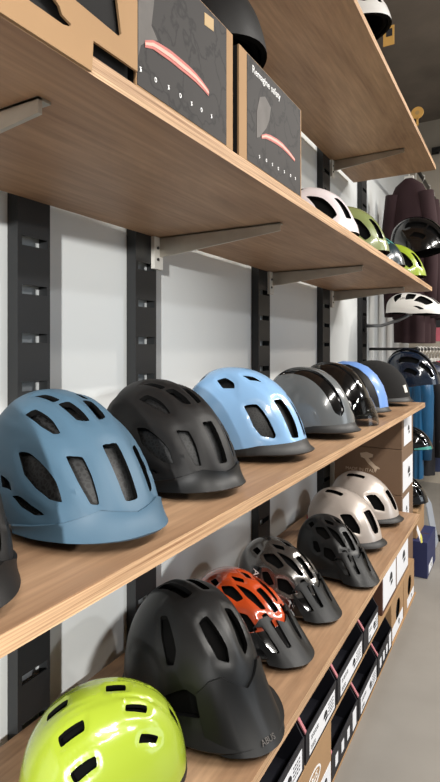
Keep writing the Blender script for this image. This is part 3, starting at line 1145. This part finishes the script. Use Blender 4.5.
# ------------------------------------------------------------------ bins and boxes under the lowest shelf
def hopper(y0, y1, z0, label, lab_kind):
    w, xf, hf, hb = y1 - y0 - .008, .452, .070, .158
    root = empty('box_bin', (xf, y0, z0), label, 'box', 'dark open boxes below the lowest shelf')
    MB().box(-.30, 0, 0, w, 0, .004).build('bottom', 'navy_card', root)
    MB().box(-.30, -.296, .003, w - .003, .004, hb).build('back_panel', 'navy_card', root)
    fp = MB().box(-.003, 0, 0, w, .004, hf, .0006).build('front_panel', 'navy_card', root)
    for s in (0, 1):
        ya, yb = (0.0, .003) if s == 0 else (w - .003, w)
        sd = MB().prism([(-.003, .004), (-.003, hf), (-.060, hb), (-.296, hb), (-.296, .004)], 1, ya, yb).build('side_panel', 'navy_card', root)
        if s == 0:
            MB().prism([(-.001, hf - .001), (-.001, hf + .004), (-.060, hb + .002), (-.062, hb - .004)], 1, ya - .0025, yb + .0030).build('folded_edge', 'pink_edge', sd)
    # label
    la, lb = w * (.10 if lab_kind == 0 else .30), w * .93
    lz0, lz1 = .008, .054
    if lab_kind < 2:
        lab = MB().box(0, .0006, la, lb, lz0, lz1).build('label', 'label_white', fp)
        icons(lab, la, lb, lz0, lz1)
    else:
        for i in range(3):
            yy = w * (.12 + .22 * i)
            lab = MB().box(0, .0006, yy, yy + .022, .018, .046).build('label', 'label_white', fp)
        lab = MB().box(0, .0006, w * .78, w * .93, .010, .062).build('label', 'label_white', fp)
    return root


def icons(lab, la, lb, z0, z1):
    w, hh = lb - la, z1 - z0
    # little helmet figure and lines of print
    cx, cz, r = la + w * .60, z0 + hh * .48, min(hh * .30, w * .12)
    pts = [(cx + r * 1.0 * math.cos(a), cz + r * math.sin(a)) for a in np.linspace(-.1, math.pi + .1, 14)]
    front_mesh(poly_curve([pts], .0003), .0009, 'print_figure', 'ink', lab)
    front_mesh(poly_curve([[(cx - r * .2, cz - r * .9), (cx + r * 1.2, cz - r * .7), (cx + r * 1.2, cz - r * .3), (cx - r * .2, cz - r * .3)]], .0003), .0009, 'print_figure', 'ink', lab)
    rows = [[(la + w * .06, la + w * .34, z0 + hh * f)] for f in (.78, .66)]
    rows += [[(la + w * .72, la + w * .95, z0 + hh * f)] for f in (.8, .62, .44, .26)]
    rows += [[(la + w * .06, la + w * .22, z0 + hh * f)] for f in (.30, .18)]
    mb = MB()
    for rr in rows:
        for a, b, zc in rr:
            n = 4
            for i in range(n):
                mb.box(.0006, .0009, a + (b - a) * i / n, a + (b - a) * (i + .7) / n, zc - hh * .035, zc + hh * .035)
    mb.build('printed_text', 'ink', lab)


def kraft_box(x0, x1, y0, y1, z0, z1, label, mat='kraft', hole=False, lab=None, group=None, logo=False):
    root = empty('carton_box', (x1, y0, z0), label, 'box', group)
    w, hh = y1 - y0, z1 - z0
    if hole:
        MB().box(x0 - x1, -.012, .002, w - .002, .002, hh - .002).build('carton_inside', 'void', root)  # black filler painted as the shade behind the hole
        rim = [(0, 0), (w, 0), (w, hh), (0, hh)]
        cir = [(w * .55 + .042 * math.cos(a), hh * .50 + .042 * math.sin(a)) for a in np.linspace(0, 2 * math.pi, 24, endpoint=False)]
        front_mesh(poly_curve([rim, cir], .003), -.0015, 'front_panel', mat, root)
        mb = MB().box(x0 - x1, -.003, 0, .002, 0, hh).box(x0 - x1, -.003, w - .002, w, 0, hh).box(x0 - x1, -.003, 0, w, hh - .002, hh)
        mb.build('carton', mat, root)
    else:
        MB().box(x0 - x1, 0, 0, w, 0, hh, .002).build('carton', mat, root)
        MB().box(x0 - x1 + .01, -.01, w * .49, w * .51, hh - .0002, hh + .0008).build('top_seam', 'brown_dark', root)
    if lab:
        a, b, c, d = lab
        l = MB().box(.0002, .0010, w * a, w * b, hh * c, hh * d).build('label', 'label_white', root)
        icons(l, w * a, w * b, hh * c, hh * d)
    if logo:
        el = [(w * .45 + .05 * math.cos(a), hh * .62 + .022 * math.sin(a)) for a in np.linspace(0, 2 * math.pi, 28, endpoint=False)]
        el2 = [(w * .45 + .044 * math.cos(a), hh * .62 + .017 * math.sin(a)) for a in np.linspace(0, 2 * math.pi, 28, endpoint=False)]
        front_mesh(poly_curve([el, el2], .0004), .0005, 'printed_oval', 'ink_white', root)
        front_mesh(text_mesh('ABUS', .024), .0005, 'lettering', 'ink_white', root, w * .45, hh * .62)
    return root


bb = tag(MB().box(.10, .454, .3, 2.34, .166, .170).build('bin_board', 'kraft'), 'thin pale board between the two rows of boxes', 'board')
bb2 = tag(MB().box(.10, .454, .3, 2.49, .0, .004).box(.10, .43, .32, 2.47, ZF + .0005, .0).build('low_plinth', 'kraft'), 'low pale plinth on the floor carrying the lower row of boxes', 'plinth')
hopper(.88, 1.108, .170, 'dark open box nearest the camera in the upper row under the lowest shelf', 0)
hopper(1.110, 1.338, .170, 'dark open box in the upper row, second from the camera, helmet print on label', 0)
hopper(1.340, 1.600, .170, 'dark open box in the upper row, third from the camera, wide white label', 0)
hopper(1.602, 1.792, .170, 'dark open box in the upper row, last before the brown cartons', 1)
kraft_box(.16, .452, 1.05, 1.288, .004, .164, 'kraft carton with oval logo in the lower row, nearest the camera', lab=(.55, .97, .05, .38), logo=True)
hopper(1.292, 1.540, .004, 'dark open box standing on the floor board, right beside the oval logo carton', 2)
hopper(1.542, 1.778, .004, 'dark open box on the floor board, middle of the lower three', 0)
hopper(1.780, 2.000, .004, 'dark open box on the floor board, farthest of the lower three', 2)
GC = 'cartons at the far end under the lowest shelf'
kraft_box(.16, .448, 1.86, 2.085, .170, .325, 'dark brown carton with large white label, upper row after the open boxes', 'brown_dark', lab=(.03, .97, .1, .95), group=GC)
kraft_box(.16, .448, 2.09, 2.33, .170, .325, 'brown carton with large white label, upper row under the shelf end', 'brown_card', lab=(.03, .97, .1, .95), group=GC)
kraft_box(.16, .448, 2.005, 2.225, .0045, .160, 'kraft carton with round hole and white label, lower row, nearer one', 'kraft', True, (.05, .95, .03, .32), GC)
kraft_box(.16, .448, 2.235, 2.47, .0045, .160, 'kraft carton with round hole, lower row, right under the shelf end', 'kraft', True, (.3, .95, .03, .25), GC)

# stack of brown cartons past the end of the lowest shelf
GS = 'stack of brown cartons past the lowest shelf'
zs = [(ZF + .0005, .205), (.206, .420), (.422, .630), (.632, .812)]
nm = ['brown carton on the floor at the bottom of the far stack', 'brown carton with white label, second from the floor in the far stack',
      'brown carton printed MADE IN ITALY with a boot-shaped map', 'brown carton topmost of the far stack, under the middle shelf end']
for i, (a, b) in enumerate(zs):
    o = kraft_box(.075, .391, 2.50, 2.775, a, b, nm[i], 'brown_card', lab=[None, (.05, .6, .3, .92), (.06, .94, .05, .72), (.15, .85, .05, .78)][i], group=GS)
    if i == 2:
        me = text_mesh('MADE IN ITALY', .0215)
        me.transform(ROT_SIDE)
        me.transform(Matrix.Translation((.205 - .391, -.0008, .522 - a)))
        link_mesh('lettering', me, 'print_line', o)
        boot = [(.20, .60), (.232, .607), (.262, .598), (.258, .585), (.240, .580), (.250, .568), (.272, .548), (.292, .538), (.290, .531), (.279, .534), (.276, .522), (.268, .518), (.266, .530), (.255, .540), (.236, .556), (.222, .576), (.205, .582)]
        me = poly_curve([[(p[0] - .391, p[1] - a) for p in boot]], .0006)
        me.transform(ROT_SIDE)
        me.transform(Matrix.Translation((0, -.0006, 0)))
        link_mesh('printed_map', me, 'print_line', o)

kraft_box(.15, .455, 2.80, 3.08, ZF + .0005, .125, 'dark blue carton on the floor past the shelf end', 'navy_blue_card', lab=(.15, .6, .06, .3))
kraft_box(.16, .40, 2.83, 3.06, .1265, .265, 'small kraft carton on top of the dark blue carton', 'kraft')
helmet('glossy black helmet lying on the small kraft carton near the floor', .295, 2.95, .266, 'gloss_black', TRAIL, s=.95, c=.15, yaw=-12, quality=2)
sh = tag(MB().prism([(0, 0), (.17, 0), (.17, .22), (.09, .28), (.02, .24)], 0, 0, .006).build('grey_panel', 'greysheet', None, (.43, 3.18, ZF + .012)), 'grey card panel leaning behind the dark blue carton', 'panel')
sh.rotation_euler = (0, math.radians(-10), 0)
yt = empty('yellow_tag', (.47, 2.40, .25), 'yellow and white paper tag hanging from the lowest shelf end', 'tag')
MB().prism([(.0, .06), (.02, .075), (.135, -.01), (.15, -.04), (.11, -.03)], 0, 0, .001).build('paper', 'label_white', yt)
MB().prism([(.085, .0), (.10, .018), (.135, -.008), (.15, -.04), (.11, -.03)], 0, .0011, .0018).build('yellow_end', 'yellow', yt)

# ------------------------------------------------------------------ helmets on wall holders past the shelves
def holder(z, label):
    root = empty('helmet_holder', (.03, 3.24, z), label, 'holder', 'helmet holders on the far upright')
    MB().tube([(.0, 0, 0), (.10, 0, .0), (.20, 0, .03), (.26, 0, .06)], .010, 10).build('arm', 'grey_metal', root)
    MB().box(.0005, .008, -.02, .02, -.04, .04, .001).build('wall_plate', 'black_metal', root)
    mb = MB()
    mb.tube([(.26, .06 * math.cos(a), .065 + .06 * math.sin(a) * .0) for a in np.linspace(0, math.pi, 6)], .008, 8)
    mb.build('cradle', 'grey_metal', root)


for z, lb in ((1.575, 'helmet holder arm carrying the black helmet, highest of the far upright'), (1.23, 'helmet holder arm carrying the white helmet on the far upright'),
              (.83, 'helmet holder arm carrying the navy helmet on the far upright'), (.46, 'helmet holder arm carrying the teal-edged black helmet, lowest on the far upright')):
    holder(z, lb)
WHITEV = [[(150, -50), (140, -28), (118, -26), (122, -46)], [(104, -58), (98, -30), (72, -28), (70, -52)], [(62, -56), (58, -28), (28, -22), (26, -42)], [(116, -14), (116, -4), (74, -4), (74, -14)], [(64, -14), (64, -4), (24, -4), (24, -12)], [(44, -70), (34, -62), (14, -50), (14, -60)]]
RACE = [[(118, -14), (118, -4), (70, -4), (70, -12)], [(66, -12), (66, -4), (22, -4), (22, -10)], [(104, -36), (96, -26), (60, -22), (60, -32)], [(54, -32), (54, -22), (20, -18), (18, -26)],
        [(96, -56), (80, -46), (46, -44), (44, -54)]]
helmet('glossy black helmet on the highest wall holder, in front of maroon jackets', .34, 3.25, 1.625, 'gloss_black', RACE, s=1.12, c=.19, yaw=-5, quality=2, dentw=4)
helmet('white race helmet with dark slots and black lettering on a wall holder', .310, 3.25, 1.285, 'white_gloss', WHITEV, s=1.12, c=.098, yaw=-5, quality=2, pitch=9, dent=.0,
       extra=[('text', 'ABUS', 111, -52, .024, -90, 'ink', 1.006)])
helmet('glossy navy helmet on a wall holder past the middle shelf', .300, 3.25, .862, 'navy', RACE, s=1.06, c=.195, yaw=-5, quality=2)
helmet('black helmet with teal edge on the lowest wall holder', .29, 3.25, .495, 'gloss_black', RACE, s=.85, c=.15, yaw=-5, quality=2,
       extra=[('patch', 'teal_edge', [(2, -60), (2, -10), (10, -10), (10, -60)], 'teal', .99, 1.012)])


# ------------------------------------------------------------------ clothes at the far end
def rail(x, y0, y1, z, label):
    root = empty('clothes_rail', (x, y0, z), label, 'clothes rail')
    MB().tube([(0, 0, 0), (0, y1 - y0, 0)], .012, 10).build('bar', 'black_metal', root)
    for yy in (.02, y1 - y0 - .02):
        MB().tube([(0, yy, 0), (-x + .002, yy, 0)], .009, 8).build('wall_arm', 'black_metal', root)


def garment(x, y, ztop, length, half, mat, label, group, sleeve=True, seed=0, zrail=None):
    rng = random.Random(seed)
    root = empty('hanging_jacket', (x, y, ztop - length), label, 'garment', group)
    N = 28
    prof = [(0, .80, .050), (.3, .84, .048), (.55, .86, .046), (.78, .92, .050), (.90, .96, .042), (.96, .72, .034), (1.0, .26, .028)]
    V, Fc = [], []
    ph = [rng.uniform(0, 6.28) for _ in range(3)]
    for zz, wx, dy in prof:
        for k in range(N):
            a = 2 * math.pi * k / N
            fold = 1 + .16 * (1 - zz) * math.sin(5 * a + ph[0]) + .10 * (1 - zz) * math.sin(9 * a + ph[1])
            V.append((half * wx * math.cos(a), dy * math.sin(a) * fold, zz * length))
    for r in range(len(prof) - 1):
        for k in range(N):
            k2 = (k + 1) % N
            Fc.append((r * N + k, r * N + k2, (r + 1) * N + k2, (r + 1) * N + k))
    Fc.append(tuple(range(N))[::-1])
    Fc.append(tuple((len(prof) - 1) * N + k for k in range(N)))
    link_mesh('jacket_body', from_data(V, Fc, None, True, 60), mat, root)
    if sleeve:
        for s in (-1, 1):
            MB().tube([(s * half * .82, 0, length * .91), (s * half * 1.0, .01, length * .72), (s * half * 1.06, .02, length * .45), (s * half * 1.02, .015, length * .16)], [.05, .052, .045, .036], 12).build('sleeve', mat, root)
    zt = (zrail or ztop + .08) - (ztop - length)
    MB().tube([(0, 0, length - .005), (0, 0, zt - .045), (.019, 0, zt - .014), (.019, 0, zt + .006), (0, 0, zt + .0175), (-.019, 0, zt + .006), (-.018, 0, zt - .008)], .0035, 8).build('hanger_hook', 'hanger_white', root)
    MB().box(-.03, .03, -.008, .008, length - .03, length + .02, .004).build('hanger_neck', 'hanger_white', root)
    return root


rail(.25, 3.40, 4.60, 2.30, 'upper black clothes rail on the wall at the far end')
GJ = 'maroon jackets on the upper rail'
for i, (y, lb) in enumerate([(3.46, 'dark maroon jacket hanging nearest on the upper rail'), (3.70, 'dark maroon jacket hanging second on the upper rail'), (3.94, 'dark maroon jacket hanging third on the upper rail')]):
    garment(.25, y, 2.15, 1.02, .115, 'maroon', lb, GJ, True, i, 2.30)
garment(.25, 4.20, 2.15, .90, .15, 'blackcloth', 'black jacket hanging behind the maroon jackets on the upper rail', None, True, 7, 2.30)
garment(.25, 4.42, 2.10, .95, .10, 'pinkcloth', 'rose pink top hanging last on the upper rail', None, True, 8, 2.30)
rail(.29, 3.45, 4.75, 1.09, 'lower black clothes rail on the wall at the far end')
GK = 'garments on the lower rail'
for i, (x, y, hf, m, lb) in enumerate([(.245, 3.52, .045, 'cyancloth', 'narrow bright cyan top hanging nearest on the lower rail'), (.285, 3.64, .11, 'blackcloth', 'black jacket directly behind the cyan top on the lower rail'),
                                (.30, 3.78, .15, 'navycloth', 'shiny navy jacket, third from the near end of the lower rail'), (.33, 3.94, .15, 'blackcloth', 'black jacket just behind the navy one on the lower rail'),
                                (.28, 4.10, .15, 'blackcloth', 'black jacket beside the red one on the lower rail'), (.29, 4.26, .15, 'redcloth', 'red jacket on the lower rail near its far end'),
                                (.27, 4.42, .15, 'maroon', 'maroon jacket at the far end of the lower rail')]):
    garment(.29, y, 1.0, .72, hf, m, lb, GK, True, 20 + i, 1.09)
wl = empty('wall_lamp', (.22, 4.84, 2.78), 'small black lamp high on the far wall, below the ceiling', 'lamp')
MB().box(-.03, .03, -.012, 0, -.03, .03).build('base', 'black_metal', wl)
MB().tube([(-.02, -.02, 0), (.13, -.05, 0)], .022, 12).build('lamp_head', 'black_metal', wl)

ps = empty('metal_post', (.45, 3.43, ZF), 'grey metal post standing before the cyan top and navy jacket', 'post')
MB().tube([(0, 0, .012), (0, 0, 1.10)], .011, 12).build('tube', 'grey_metal', ps)
MB().tube([(0, 0, .0005), (0, 0, .012)], .05, 20).build('foot', 'black_metal', ps)
